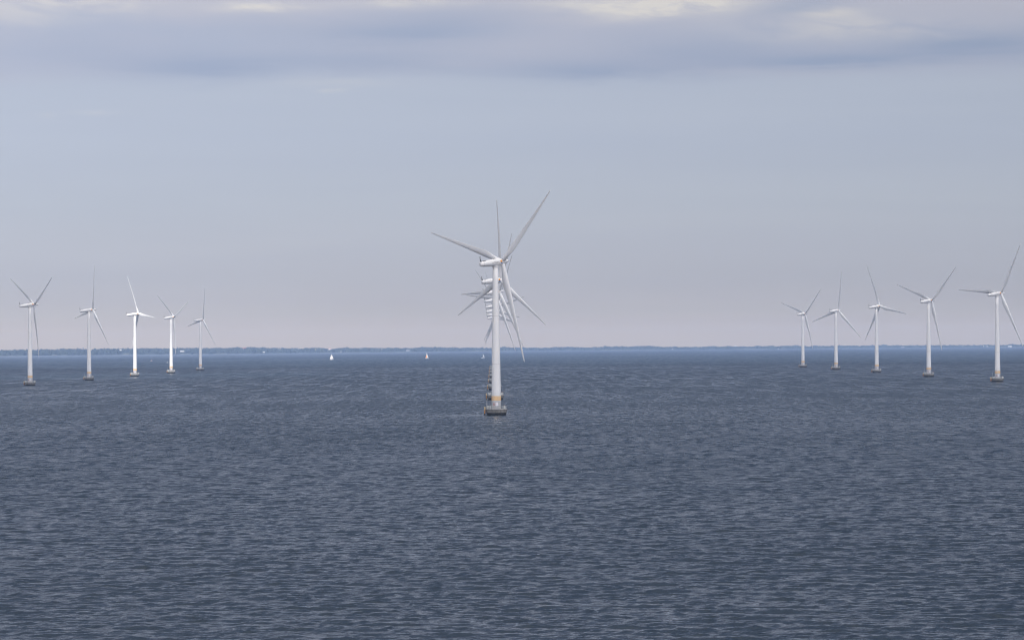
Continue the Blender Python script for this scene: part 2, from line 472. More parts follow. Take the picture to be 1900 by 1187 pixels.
    o = link_mesh('sea', me, m)
    return tag(o, 'dark blue-grey rippled sea reaching to the far shore', 'sea', kind='structure')
build_sea()

# ------------------------------------------------------------------ far shore: low land, woods, houses
def lerp_px(tab, px): return float(np.interp(px, [t[0] for t in tab], [t[1] for t in tab]))
TOPS = [(-700, 652), (0, 649), (60, 648), (110, 647.2), (135, 646.6), (160, 648.2), (185, 647), (200, 646.3), (225, 646), (330, 645.8), (420, 645.2), (430, 643.6), (436, 645), (470, 644),
        (500, 645.2), (560, 646), (590, 645), (612, 647.2), (630, 645.2), (700, 645.2), (770, 645), (790, 643.4), (800, 643), (830, 644.5), (900, 645), (940, 644), (1000, 645),
        (1055, 643.2), (1090, 644.6), (1135, 641.8), (1150, 642.2), (1165, 643.6), (1185, 641.4), (1205, 641.2), (1225, 643.2), (1300, 643.4), (1326, 641.6), (1335, 643.2), (1350, 641.4), (1360, 642.6),
        (1400, 641.9), (1450, 641.4), (1465, 640.8), (1490, 641.5), (1560, 641), (1600, 640.8), (1640, 639.8), (1650, 640.4), (1700, 640.3), (1750, 639.8), (1800, 640.2), (1850, 639.6), (1866, 640.2), (1876, 638), (1890, 639), (2600, 632)]

def build_land():
    cols = 240
    a = np.linspace(-R(24), R(24), cols)
    sr = shore_r(a)
    wob = np.array([mnoise.noise(Vector((t * 60, 0, 0))) for t in a]) * 60 + np.array([mnoise.noise(Vector((t * 300, 5, 0))) for t in a]) * 18
    steps = [(-40, -0.8), (0, 0.05), (14, 0.9), (60, 2.2), (300, 5.0), (900, 7.0), (1800, 9.0), (3200, 8.0)]
    bm = bmesh.new(); rows = []
    for off, h in steps:
        row = []
        for i, t in enumerate(a):
            r = min(sr[i] + off + (wob[i] if off <= 60 else 0), 22300.0)
            hh = h * (1 + (0.35 * mnoise.noise(Vector((t * 40, off * 0.01, 2))) if h > 1 else 0))
            row.append(bm.verts.new((r * math.sin(t), r * math.cos(t), hh)))
        rows.append(row)
    for A, B in zip(rows, rows[1:]):
        for i in range(cols - 1): bm.faces.new((A[i], A[i + 1], B[i + 1], B[i]))
    m = bpy.data.materials.new('shore_fields'); m.use_nodes = True
    nt = m.node_tree; p = nt.nodes['Principled BSDF']; p.inputs['Roughness'].default_value = 0.95
    g = nt.nodes.new('ShaderNodeNewGeometry')
    n = noise(nt, g.outputs['Position'], 0.004, 4, 0.6)
    n_b = noise(nt, g.outputs['Position'], 0.02, 3, 0.6)
    c = mixc(nt, n.sm(0.45, 0.6), (0.03, 0.04, 0.018), (0.11, 0.105, 0.06))
    c = mixc(nt, n_b.sm(0.5, 0.7) * 0.5, c, (0.035, 0.05, 0.025))
    nt.links.new(c, p.inputs['Base Color'])
    tag(build('land', bm, m, smooth=True), 'low coast with fields along the horizon', 'coast', kind='structure')
build_land()

ICO = bmesh.new(); bmesh.ops.create_icosphere(ICO, subdivisions=2, radius=1.0)
ICO_V = np.array([v.co[:] for v in ICO.verts], np.float32)
ICO_F = np.array([[v.index for v in f.verts] for f in ICO.faces], np.int32); ICO.free()

def build_woods():
    vs, fs, shade = [], [], []
    n = 0
    def crown(x, y, z0, z1, w, tone=0.5):
        nonlocal n
        h = max(z1 - z0, 3.0)
        P = ICO_V.copy()
        d = 1 + 0.22 * rng.normal(size=len(P)).astype(np.float32)
        P *= d[:, None]
        P[:, 2] = np.where(P[:, 2] > 0, P[:, 2], P[:, 2] * 1.0)
        P = P * np.array([w, w, h * 0.5]) + np.array([x, y, (z0 + z1) * 0.5 - 0.5])
        vs.append(P); fs.append(ICO_F + n); n += len(P)
        shade.append(np.full(len(P), min(1, max(0, tone + 0.35 * (rng.random() - 0.5))), np.float32))
    px = -560.0
    while px < 2460:
        step = 1.9
        for lay, (off, frac, jit) in enumerate(((40, 0.50, 0.35), (160, 0.72, 0.25), (420, 0.84, 0.2), (900, 0.93, 0.10), (1300, 1.0, 0.06))):
            q = px + rng.uniform(-1.6, 1.6)
            g = ray(q, 640); az_ = math.atan2(g.x, g.y)
            D = float(shore_r(az_)) + off + rng.uniform(-40, 90)
            dist = D * math.cos(az_)
            ragged = (1.7 * mnoise.noise(Vector((q * 0.085, 3.0, 0))) + 1.2 * mnoise.noise(Vector((q * 0.31, 9.0, lay)))) * (1.0 if lay > 2 else 0.3)
            top = at(q, lerp_px(TOPS, q) - 0.15 - ragged, dist).z
            patch = mnoise.noise(Vector((q * 0.045, lay * 7.7, 0)))
            if lay < 3 and patch < -0.18: continue
            if lay == 4 and patch < -0.32: continue
            zt = 4 + (top - 4) * (frac + rng.uniform(-jit, jit * 0.35) + 0.12 * patch * (lay < 3))
            zt = min(zt, top + 0.8)
            x = D * math.sin(az_); y = D * math.cos(az_)
            crown(x, y, -1.0 if lay < 2 else 2.0, max(zt, 5), rng.uniform(3.5, 8.0), 0.5 + 0.9 * mnoise.noise(Vector((q * 0.12, lay * 3.1, 5))))
        px += step
    co = np.concatenate(vs).astype(np.float32); fc = np.concatenate(fs); sh = np.concatenate(shade)
    me = bpy.data.meshes.new('woods')
    me.vertices.add(len(co)); me.vertices.foreach_set('co', co.ravel())
    me.loops.add(fc.size); me.loops.foreach_set('vertex_index', fc.ravel())
    me.polygons.add(len(fc)); me.polygons.foreach_set('loop_start', np.arange(0, fc.size, 3, dtype=np.int32))
    a = me.attributes.new('tone', 'FLOAT', 'POINT'); a.data.foreach_set('value', sh)
    me.update()
    m = bpy.data.materials.new('tree_leaves'); m.use_nodes = True
    nt = m.node_tree; p = nt.nodes['Principled BSDF']; p.inputs['Roughness'].default_value = 0.9
    p.inputs['Specular IOR Level'].default_value = 0.1
    at_ = nt.nodes.new('ShaderNodeAttribute'); at_.attribute_name = 'tone'
    g = nt.nodes.new('ShaderNodeNewGeometry')
    nn = noise(nt, g.outputs['Position'], 0.25, 3, 0.6)
    c = mixc(nt, S(nt, at_.outputs['Fac']), (0.006, 0.011, 0.005), (0.050, 0.060, 0.026))
    c = mixc(nt, nn.sm(0.4, 0.7) * 0.5, c, (0.010, 0.016, 0.007))
    nt.links.new(c, p.inputs['Base Color'])
    tag(link_mesh('woods', me, m), 'long belt of far-off woods along the low shore', 'woods', kind='stuff')
build_woods()

def shore_pt(px, py, off):
    """a point at photo column px, standing 'off' metres behind the waterline, at the height that row py gives"""
    g = ray(px, 640); a = math.atan2(g.x, g.y)
    D = float(shore_r(a)) + off
    p = at(px, py, D * math.cos(a))
    return p, p.y / F_PX               # place, metres per photo pixel

def house(px, py, wpx, hpx, wall, roof, label, off=20, group='houses on the far shore', cat='house', roof_h=0.55):
    p, s = shore_pt(px, py, off)
    w, h, d = wpx * s * 0.5, hpx * s, 5.0
    root = empty('house', (p.x, p.y, p.z - h * 0.6)); root.rotation_euler.z = -math.atan2(p.x, p.y)
    tag(root, label, cat, group)
    hw = h * (1 - roof_h * 0.5)
    bm = bmesh.new(); box(bm, -w, w, -d, d, -3.0, hw); build('wall', bm, M[wall], root)
    bm = bmesh.new()
    e = 0.5
    A = [bm.verts.new(q) for q in ((-w - e, -d - e, hw), (w + e, -d - e, hw), (w + e, d + e, hw), (-w - e, d + e, hw))]
    T = [bm.verts.new(q) for q in ((-w - e, 0, hw + h * roof_h), (w + e, 0, hw + h * roof_h))]
    for f in ((A[0], A[1], T[1], T[0]), (A[2], A[3], T[0], T[1]), (A[0], A[3], T[0]), (A[1], A[2], T[1]), (A[3], A[2], A[1], A[0])): bm.faces.new(f)
    build('roof', bm, M[roof], root)
    k = max(2, min(6, int(w / 3)))
    for i in range(k):
        cxx = -w + (i + 0.5) * 2 * w / k
        bm = bmesh.new(); box(bm, cxx - 0.7, cxx + 0.7, -d - 0.05, -d + 0.2, hw * 0.35, hw * 0.75)
        build('window', bm, M['glass'], root)
    return root

H = [
    (223.7, 648.4, 3.6, 1.4, 'wall_w', 'roof_g', 'small white house in the trees left of the sunlit turbine', 560),
    (336, 650.6, 11.5, 1.5, 'wall_w', 'roof_g', 'long white low building in the trees between the two inner left turbines', 60),
    (446.7, 647.8, 2.6, 1.6, 'wall_y', 'roof_g', 'bright cream house at the left end of the church village', 700),
    (454, 646.6, 8.0, 1.5, 'wall_w', 'roof_r', 'wide pale house with reddish roof beside the church', 900),
    (489.5, 652.4, 3.6, 0.9, 'wall_w', 'roof_g', 'tiny white boathouse by the water below the church', 6),
    (516, 647.2, 4.0, 1.3, 'wall_w', 'roof_g', 'pale house at the wood edge right of the church', 800),
    (554, 647.4, 5.5, 1.4, 'wall_w', 'roof_g', 'pale house near the cream barn', 800),
    (588, 647.5, 5.5, 1.3, 'wall_y', 'roof_g', 'cream barn in an open field left of the red roof', 420),
    (611.4, 647.0, 4.6, 1.7, 'wall_w', 'roof_r', 'house with a bright red roof above the white sailboat', 420),
    (640, 647.4, 4.4, 1.3, 'wall_w', 'roof_g', 'first white house right of the red roof', 780),
    (633, 651.4, 1.8, 1.0, 'wall_w', 'roof_g', 'tiny white hut at the waterline right of the white sailboat', 6),
    (663.6, 646.8, 3.4, 1.3, 'wall_w', 'roof_g', 'left one of a close pair of white houses', 800),
    (669.5, 646.9, 3.4, 1.3, 'wall_w', 'roof_g', 'right one of a close pair of white houses', 800),
    (682, 646.9, 3.2, 1.3, 'wall_w', 'roof_g', 'white house midway between the pair and the long farmhouse', 800),
    (689, 647.3, 3.8, 1.2, 'wall_w', 'roof_g', 'low white house just left of the long farmhouse', 700),
    (700, 647.5, 6.4, 1.3, 'wall_w', 'roof_g', 'long white farmhouse left of the orange sail', 700),
    (708, 647.2, 3.0, 1.2, 'wall_w', 'roof_g', 'white cottage at the right end of the long farmhouse', 800),
    (757, 649.4, 7.0, 0.9, 'wall_g', 'roof_g', 'long grey shed low on the shore left of the orange sail', 30),
    (818, 648.6, 2.6, 1.3, 'wall_w', 'roof_g', 'white house right of the orange sail', 300),
    (1248, 646.8, 1.8, 1.0, 'wall_w', 'roof_g', 'tiny white hut alone on the middle right shore', 6),
    (1443.7, 646.4, 2.4, 1.0, 'wall_w', 'roof_g', 'tiny white boathouse left of the farthest right turbine', 6),
    (1675, 643.8, 6.0, 1.0, 'wall_g', 'roof_g', 'low grey shed behind the third right turbine', 30),
    (1774.5, 642.0, 6.0, 1.1, 'wall_g', 'roof_g', 'low grey shed right of the fourth right turbine', 200),
    (1785.8, 643.0, 2.4, 1.4, 'wall_w', 'roof_g', 'small pale house left of the dark tower block', 6),
    (1825, 641.4, 2.0, 1.8, 'wall_w', 'roof_g', 'narrow pale house right of the dark tower block', 20),
    (1831, 641.8, 2.6, 1.8, 'wall_w', 'roof_g', 'pale house close left of the nearest right turbine', 20),
    (1874, 641.8, 6.5, 1.1, 'wall_w', 'roof_g', 'long pale shed under the clump of trees at the far right', 20),
]
for px, py, w, h, wl, rf, lab, off in H: house(px, py, w, h, wl, rf, lab, off)

# church with its spire
p, s = shore_pt(466, 645.4, 1250)
ch = empty('church', (p.x, p.y, p.z - 8)); tag(ch, 'grey church with a thin spire above the left village', 'church')
bm = bmesh.new(); box(bm, -10, 6, -4, 4, -6, 9.5); box(bm, 6, 12, -3, 3, -6, 8); build('wall', bm, M['wall_g'], ch)
bm = bmesh.new(); box(bm, -3, 2, -2.6, 2.6, 9.5, 13); build('tower', bm, M['wall_g'], ch)
bm = bmesh.new(); lathe(bm, [(13, 2.6), (15, 1.4), (21, 0.0)], 8, cx=-0.5); build('spire', bm, M['roof_g'], ch)
# water tower
p, s = shore_pt(154.2, 648.5, 1300)
wt_ = empty('water_tower', (p.x, p.y, p.z - 6)); tag(wt_, 'grey mushroom-shaped water tower rising over the woods at left', 'water tower')
bm = bmesh.new(); lathe(bm, [(-4, 1.7), (9, 1.3)], 16); build('shaft', bm, M['wall_g'], wt_)
bm = bmesh.new(); lathe(bm, [(9, 1.3), (12.5, 4.6), (15, 4.8), (15.6, 4.0), (16.2, 0)], 20); build('tank', bm, M['wall_g'], wt_)
# pale silo block and dark tower block
p, s = shore_pt(1364.5, 642.2, 1500)
sl = empty('silo', (p.x, p.y, p.z - 4)); tag(sl, 'pale block of grain silos above the woods right of centre', 'silo')
bm = bmesh.new()
for i in range(4): lathe(bm, [(-8, 1.6), (8.6, 1.6), (9.4, 0)], 12, cx=-4.2 + i * 2.8)
build('silo_cells', bm, M['wall_w'], sl)
bm = bmesh.new(); box(bm, -4.8, -1.2, -1.6, 1.6, 9.4, 11.2); build('head_house', bm, M['wall_w'], sl)
p, s = shore_pt(1807.3, 640, 900)
tb = empty('tower_block', (p.x, p.y, p.z - 6)); tag(tb, 'dark tower block standing above the woods at right', 'building')
bm = bmesh.new(); box(bm, -4.6, 3.6, -4, 4, -14, 10.0); build('wall', bm, M['roof_g'], tb)
bm = bmesh.new(); box(bm, -2.4, 0.6, -2, 2, 10.0, 11.6); build('roof_room', bm, M['roof_g'], tb)
# thin masts at the right
for px, top, bot, lab in ((1866.5, 633.8, 640, 'thin pale mast right of the nearest right turbine'),
                          (1880.6, 633.6, 639, 'thin pale mast rising behind the tree clump at the far right'),
                          (1693, 636.6, 641, 'faint thin mast over the woods left of the fourth right turbine'),
                          (653.8, 640.6, 646, 'faint thin mast over the woods between the two near sailboats')):
    p, s = shore_pt(px, bot, 1500)
    hgt = (bot - top) * s
    r = empty('radio_mast', (p.x, p.y, p.z - 6)); tag(r, lab, 'mast', 'masts on the far shore')
    bm = bmesh.new(); bar(bm, (0, 0, 0), (0, 0, hgt + 6), 0.75, 0.4); build('pole', bm, M['wall_g'], r)
    bm = bmesh.new(); lathe(bm, [(hgt + 4.6, 0.5), (hgt + 5.0, 0.95), (hgt + 5.6, 0.95), (hgt + 6.2, 0.3)], 10); build('antenna_head', bm, M['wall_g'], r)

# ------------------------------------------------------------------ wind turbine (built once, with all its parts)
HUB_Z = 68.5
def nac_r(y):
    return float(np.interp(y, [-9.6, -9.55, -9.35, -9.0, -7, -4, -1, 1, 2.7, 3.2, 3.5], [0.5, 0.72, 0.98, 1.10, 1.28, 1.52, 1.70, 1.76, 1.76, 1.62, 1.3]))

def blade_bm():
    bm = bmesh.new()
    st = [ # span, chord, thickness ratio, twist deg, roundness
        (1.0, 1.95, 1.0, 20, 1.0), (2.6, 1.95, 1.0, 20, 1.0), (4.0, 2.1, .92, 19.5, .8), (6.0, 2.6, .66, 18.5, .4), (8.2, 3.2, .46, 17, .1),
        (10.2, 3.42, .36, 15, 0), (12.5, 3.25, .30, 12.5, 0), (16, 2.85, .26, 10, 0), (20, 2.45, .235, 8, 0), (25, 2.05, .215, 6, 0),
        (30, 1.70, .20, 4.6, 0), (35, 1.36, .19, 3.6, 0), (40, 1.02, .18, 2.9, 0), (43.8, .78, .18, 2.5, 0), (45.5, .55, .18, 2.3, 0), (46.3, .25, .2, 2.3, 0)]
    N = 24; rings = []
    for (z, c, t, tw, rd) in st:
        ring = []
        ctr = 0.5 * rd + 0.32 * (1 - rd)
        a = R(tw)
        for i in range(N):
            th = 2 * math.pi * i / N
            x01 = 0.5 * (1 - math.cos(th))            # 0 at the leading edge
            sgn = 1 if th <= math.pi else -1
            yt = 5 * t * (0.2969 * math.sqrt(max(x01, 0)) - 0.126 * x01 - 0.3516 * x01 ** 2 + 0.2843 * x01 ** 3 - 0.1036 * x01 ** 4)
            camber = 0.09 * x01 * (1 - x01) * (1 - rd) * 1.6
            xa, ya = x01, camber + sgn * yt
            xc, yc = 0.5 - 0.5 * math.cos(th), 0.5 * t * math.sin(th)
            x = xc * rd + xa * (1 - rd); y = yc * rd + ya * (1 - rd)
            X = (x - ctr) * c; Y = -y * c             # suction side to the rear
            # leading edge at -X turns into the wind (+Y)
            Xr = X * math.cos(a) + Y * math.sin(a); Yr = -X * math.sin(a) + Y * math.cos(a)
            bend = 0.0012 * max(z - 8, 0) ** 2 * -0.35  # loaded blade bends downwind a little
            ring.append(bm.verts.new((Xr, Yr + bend, z)))
        rings.append(ring)
    for A, B in zip(rings, rings[1:]):
        for i in range(N): bm.faces.new((A[i], A[(i + 1) % N], B[(i + 1) % N], B[i]))
    bm.faces.new(rings[0]); bm.faces.new(rings[-1])
    return bm

def on_tower(bm, pts, z_mid, x_off, r, depth=0.03):
    """flat outline laid on the tower's camera side as a curved plate"""
    f = []
    for (x, z) in pts:
        a = -math.pi / 2 + (x + x_off) / r
        f.append((a, z + z_mid))
    n = len(f)
    A = [bm.verts.new(((r + depth) * math.cos(a), (r + depth) * math.sin(a), z)) for a, z in f]
    B = [bm.verts.new(((r - 0.03) * math.cos(a), (r - 0.03) * math.sin(a), z)) for a, z in f]
    bm.faces.new(A); bm.faces.new(B)
    for i in range(n): bm.faces.new((A[i], A[(i + 1) % n], B[(i + 1) % n], B[i]))

def tower_r(z): return float(np.interp(z, [2.9, 31, 66.6], [2.16, 1.80, 1.20]))

def make_turbine():
    root = empty('wind_turbine', (0, 0, 0))
    # --- foundation
    bm = bmesh.new(); lathe(bm, [(1.05, 4.55), (1.2, 4.72), (2.55, 4.74)], 16); fd = build('foundation', bm, M['concrete'], root)
    bm = bmesh.new(); lathe(bm, [(2.55, 4.80), (2.62, 4.88), (2.92, 4.88), (2.95, 4.80)], 16); build('deck_slab', bm, M['kerb'], fd)
    bm = bmesh.new(); lathe(bm, [(-2.0, 4.2), (0.2, 4.30), (1.05, 4.48)], 16); build('wet_base', bm, M['wet'], fd)
    bm = bmesh.new()
    np_ = 24
    for i in range(np_):
        a = 2 * math.pi * (i + 0.5) / np_
        x, y = 4.62 * math.cos(a), 4.62 * math.sin(a)
        bar(bm, (x, y, 2.95), (x, y, 4.15), 0.045, seg=6)
        a2 = 2 * math.pi * (i + 1.5) / np_
        for z in (3.55, 4.12):
            bar(bm, (x, y, z), (4.62 * math.cos(a2), 4.62 * math.sin(a2), z), 0.035, seg=5)
    build('railing', bm, M['rail'], fd)
    bm = bmesh.new()
    for k in range(3): box(bm, -4.15 + k * 0.62, -3.75 + k * 0.62, -2.3 + k * -0.5, -2.1 + k * -0.5, 2.95, 4.3 + 0.12 * (k == 2))
    build('gate_panel', bm, M['cabinet'], fd)
    bm = bmesh.new(); box(bm, 3.25, 4.05, -1.6, -0.8, 2.95, 4.3); cb = build('equipment_cabinet', bm, M['cabinet'], fd)
    bm = bmesh.new(); box(bm, 3.2, 4.1, -1.65, -0.75, 4.3, 4.42); build('cabinet_lid', bm, M['fender'], cb)
    bm = bmesh.new(); bar(bm, (-4.25, -0.9, 2.95), (-4.25, -0.9, 7.2), 0.085, 0.06); bar(bm, (-4.25, -0.9, 7.1), (-3.6, -0.9, 7.35), 0.05); build('davit_pole', bm, M['rail'], fd)
    # boat landing at the left edge: two fender tubes with a ladder between
    bm = bmesh.new()
    for y in (-0.75, 0.75): bar(bm, (-5.2, y, 0.8), (-5.2, y, 2.4), 0.26, seg=12)
    for k in range(4): bar(bm, (-5.2, -0.75, 1.0 + 0.38 * k), (-5.2, 0.75, 1.0 + 0.38 * k), 0.06, seg=6)
    bar(bm, (-5.2, 0, 2.2), (-4.5, 0, 2.2), 0.12); bl = build('boat_landing', bm, M['fender'], root)
    bm = bmesh.new()
    for y in (-0.75, 0.75): lathe(bm, [(2.4, 0.34), (3.7, 0.34), (3.85, 0.2)], 12, cx=-5.2, cy_=y)
    bar(bm, (-5.2, 0, 3.2), (-4.6, 0, 3.0), 0.14); build('fender_cap', bm, M['tan'], bl)
    bm = bmesh.new()
    for y in (-0.75, 0.75): bar(bm, (-5.2, y, -1.5), (-5.2, y, 0.8), 0.30, seg=12)
    build('fender_foot', bm, M['wet'], bl)
    # --- tower
    bm = bmesh.new()
    zs = [2.95, 10, 20, 31, 40, 50, 60, 66.6]
    lathe(bm, [(z, tower_r(z)) for z in zs], 64); tw = build('tower', bm, M['white'], root, smooth=True)
    for z in (4.15, 5.75, 23.0, 44.5):
        bm = bmesh.new(); lathe(bm, [(z, tower_r(z) + 0.01), (z + 0.01, tower_r(z) + 0.045), (z + 0.09, tower_r(z) + 0.045), (z + 0.10, tower_r(z) + 0.01)], 64)
        build('flange', bm, M['seam'], tw)
    bm = bmesh.new(); lathe(bm, [(66.3, 1.32), (66.35, 1.38), (66.95, 1.38), (67.0, 1.3)], 48); build('yaw_ring', bm, M['white'], tw)
    bm = bmesh.new()
    nb = 28
    for i in range(nb):
        a0 = 2 * math.pi * (i + 0.0) / nb; a1 = a0 + 2 * math.pi / nb * 0.5
        lo, hi = [], []
        rows = []
        for z in (6.65, 8.65):
            rr_ = tower_r(z) + 0.02
            rows.append([bm.verts.new((rr_ * math.cos(a0 + (a1 - a0) * t / 4), rr_ * math.sin(a0 + (a1 - a0) * t / 4), z)) for t in range(5)]
                        + [bm.verts.new(((rr_ - 0.04) * math.cos(a0 + (a1 - a0) * t / 4), (rr_ - 0.04) * math.sin(a0 + (a1 - a0) * t / 4), z)) for t in range(4, -1, -1)])
        for t in range(10): bm.faces.new((rows[0][t], rows[0][(t + 1) % 10], rows[1][(t + 1) % 10], rows[1][t]))
        bm.faces.new(rows[0]); bm.faces.new(rows[1])
    build('stripe_band', bm, M['orange'], tw)
    rt = tower_r(5.1)
    bm = bmesh.new(); on_tower(bm, [(-.52, -.52), (-.26, -.52), (0, -.52), (.26, -.52), (.52, -.52), (.52, .52), (.26, .52), (0, .52), (-.26, .52), (-.52, .52)], 5.0, 0.25, rt, 0.05); sg = build('number_sign', bm, M['sign_w'], tw)
    bm = bmesh.new()
    for (x0, x1, z0, z1) in ((-.16, -.08, -.32, .32), (-.08, .12, .24, .32), (-.08, .10, -.04, .04)):
        on_tower(bm, [(x0, z0), (x1, z0), (x1, z1), (x0, z1)], 5.0, 0.25, rt, 0.065)
    build('sign_mark', bm, M['sign_r'], sg)
    bm = bmesh.new()
    for k in range(20):
        a0, a1 = 2 * math.pi * k / 20, 2 * math.pi * (k + 1) / 20
        on_tower(bm, [(.55 * math.cos(a0), .55 * math.sin(a0)), (.55 * math.cos(a1), .55 * math.sin(a1)), (.43 * math.cos(a1), .43 * math.sin(a1)), (.43 * math.cos(a0), .43 * math.sin(a0))], 4.95, -1.05, rt, 0.04)
    on_tower(bm, [(-.36, .26), (-.26, .36), (.36, -.26), (.26, -.36)], 4.95, -1.05, rt, 0.04)
    ps = build('prohibition_sign', bm, M['sign_r'], tw)
    bm = bmesh.new(); on_tower(bm, [(-.06, -.25), (.06, -.25), (.06, .3), (-.06, .3)], 4.95, -1.05, rt, 0.055)
    on_tower(bm, [(-.26, -.1), (-.2, -.25), (.2, -.25), (.26, -.1)], 4.95, -1.05, rt, 0.05)
    build('sign_symbol', bm, M['sign_k'], ps)
    # --- nacelle (local +Y is the shaft)
    bm = bmesh.new()
    ys = [-9.6, -9.55, -9.35, -9.0, -8, -7, -5.5, -4, -2.5, -1, 1, 2.7, 3.2, 3.5]
    lathe(bm, [(-9.62, 0)] + [(y, nac_r(y)) for y in ys] + [(3.52, 0)], 48, axis='Y')
    nc_ = build('nacelle', bm, M['white'], root, smooth=True)
    nc_.location = (0, 0, HUB_Z)
    bm = bmesh.new()
    bar(bm, (0, -8.8, .9), (0, -9.25, 2.1), 0.44, 0.24, 10); bar(bm, (0, -9.25, 2.1), (0, -9.4, 3.2), 0.24, 0.11, 8)
    bar(bm, (-0.5, -9.4, 3.2), (0.5, -9.4, 3.2), 0.07, seg=6); bar(bm, (-.5, -9.4, 3.2), (-.5, -9.4, 3.45), .07, seg=6); bar(bm, (.5, -9.4, 3.2), (.5, -9.4, 3.45), .07, seg=6)
    build('wind_mast', bm, M['mast'], nc_)
    bm = bmesh.new(); box(bm, -.55, .55, -7.4, -6.2, nac_r(-7) - .12, nac_r(-7) + .16); build('roof_hatch', bm, M['hatch'], nc_)
    bm = bmesh.new()
    bm.free()
    for y in (-1.4, -0.4):
        bm = bmesh.new(); lathe(bm, [(nac_r(y) - .1, .22), (nac_r(y) + .22, .22), (nac_r(y) + .3, .1)], 10, cx=.25, cy_=y)
        build('roof_vent', bm, M['hatch'], nc_)
    bm = bmesh.new(); lathe(bm, [(-7.92, nac_r(-7.92) + .0), (-7.9, nac_r(-7.9) + .02), (-7.84, nac_r(-7.84) + .02), (-7.82, nac_r(-7.82) + .0)], 48, axis='Y'); build('shell_seam', bm, M['seam'], nc_)
    # operator's name on the side and its round emblem
    cu = bpy.data.curves.new('name', 'FONT'); cu.body = 'VATTENFALL'; cu.size = 1.0; cu.extrude = 0.0
    to = bpy.data.objects.new('name', cu); COL.objects.link(to)
    bpy.context.view_layer.update()
    dg = bpy.context.evaluated_depsgraph_get()
    me = bpy.data.meshes.new_from_object(to.evaluated_get(dg))
    bpy.data.objects.remove(to)
    xs = [v.co.x for v in me.vertices]; x0, x1 = min(xs), max(xs)
    for v in me.vertices:
        y = -3.6 + (v.co.x - x0) / (x1 - x0) * 5.0
        z = -0.30 + (v.co.y / 0.7) * 0.72
        v.co = (math.sqrt(max(nac_r(y) ** 2 - z * z, .1)) + 0.025, y, z)
    me.materials.clear()
    link_mesh('lettering', me, M['letter'], nc_)
    def patch(name, pts, key, off):
        bm = bmesh.new()
        f = [bm.verts.new((math.sqrt(max(nac_r(y) ** 2 - z * z, .1)) + off, y, z)) for y, z in pts]
        c = sum((v.co for v in f), Vector()) / len(f)
        yc, zc = c.y, c.z
        cv = bm.verts.new((math.sqrt(max(nac_r(yc) ** 2 - zc * zc, .1)) + off, yc, zc))
        for i in range(len(f)): bm.faces.new((f[i], f[(i + 1) % len(f)], cv))
        return build(name, bm, M[key], nc_)
    circ = lambda cy0, cz0, ra, rb, a0, a1, n=18: [(cy0 + ra * math.cos(a0 + (a1 - a0) * i / n), cz0 + rb * math.sin(a0 + (a1 - a0) * i / n)) for i in range(n + 1)]
    patch('emblem_sun', circ(2.25, .38, .72, .52, 0, 2 * math.pi)[:-1], 'logo_o', 0.03)
    patch('emblem_wave', circ(2.4, -.30, .75, .34, math.pi, 2 * math.pi) + [(3.05, -.18), (2.6, -.24), (2.1, -.12)], 'logo_b', 0.03)
    # --- hub and blades (own part: it turns)
    bm = bmesh.new()
    lathe(bm, [(3.54, 0), (3.55, 1.15), (3.75, 1.35), (4.1, 1.45), (5.1, 1.42), (5.6, 1.15), (6.0, .98), (7.2, .82), (7.9, .62), (8.3, .38), (8.45, .15), (8.48, 0)], 40, axis='Y')
    hub = build('rotor_hub', bm, M['white'], root, smooth=True)
    bmesh_blade = blade_bm()
    b0 = build('blade', bmesh_blade, M['blade'], hub, smooth=True)
    bl_ = [b0]
    for k in (1, 2):
        c = b0.copy(); COL.objects.link(c); c.parent = hub; bl_.append(c)
    for k, b in enumerate(bl_):
        b.matrix_local = Matrix.Translation((0, 4.35, 0)) @ Matrix.Rotation(R(90 - 120 * k), 4, 'Y')
    for b in bl_:
        collar = bmesh.new(); lathe(collar, [(1.28, 1.06), (1.32, 1.10), (1.62, 1.10), (1.66, 1.04)], 24)
        build('blade_root_ring', collar, M['seam'], hub).matrix_local = b.matrix_local.copy()
    return root

def pose(root, key):
    x, y, A, ph = TURB[key]
    root.location = (x, y, 0)
    T = Matrix.Translation((0, 0, HUB_Z)) @ Matrix.Rotation(-R(A), 4, 'Z') @ Matrix.Rotation(R(6), 4, 'X')
    for ch in root.children:
        n = ch.name.split('.')[0]
        if n == 'nacelle': ch.matrix_local = T
        if n == 'rotor_hub': ch.matrix_local = T @ Matrix.Rotation(-R(ph), 4, 'Y')

LABELS = {
    'C1': 'nearest and tallest white wind turbine, at the front of the middle row',
    'C2': 'second wind turbine of the middle row, one blade pointing straight up behind the front nacelle',
    'C3': 'third wind turbine of the middle row, one blade pointing level to the left',
    'C4': 'fourth wind turbine of the middle row, mostly hidden by the front tower',
    'C5': 'fifth wind turbine of the middle row, one blade reaching right past the front blades',
    'C6': 'sixth wind turbine of the middle row, small nacelle tail left of the front tower',
    'C7': 'seventh wind turbine of the middle row, lowest nacelle tail but one',
    'C8': 'eighth and farthest wind turbine of the middle row, lowest nacelle tail',
    'L1': 'largest wind turbine of the left row, blades in a wide V, at the left edge',
    'L2': 'shaded wind turbine just left of the sunlit one in the left row',
    'L3': 'brightly sunlit white wind turbine in the middle of the left row',
    'L4': 'wind turbine with a short blade V just right of the sunlit one',
    'L5': 'smallest wind turbine of the left row, at its right end',
    'R1': 'smallest wind turbine of the right row, at its left end',
    'R2': 'second smallest wind turbine of the right row, one blade straight up',
    'R3': 'middle wind turbine of the right row, one blade level to the right',
    'R4': 'second largest wind turbine of the right row, one blade down',
    'R5': 'largest wind turbine of the right row, at the right edge, blade level to the left',
}
proto = make_turbine()
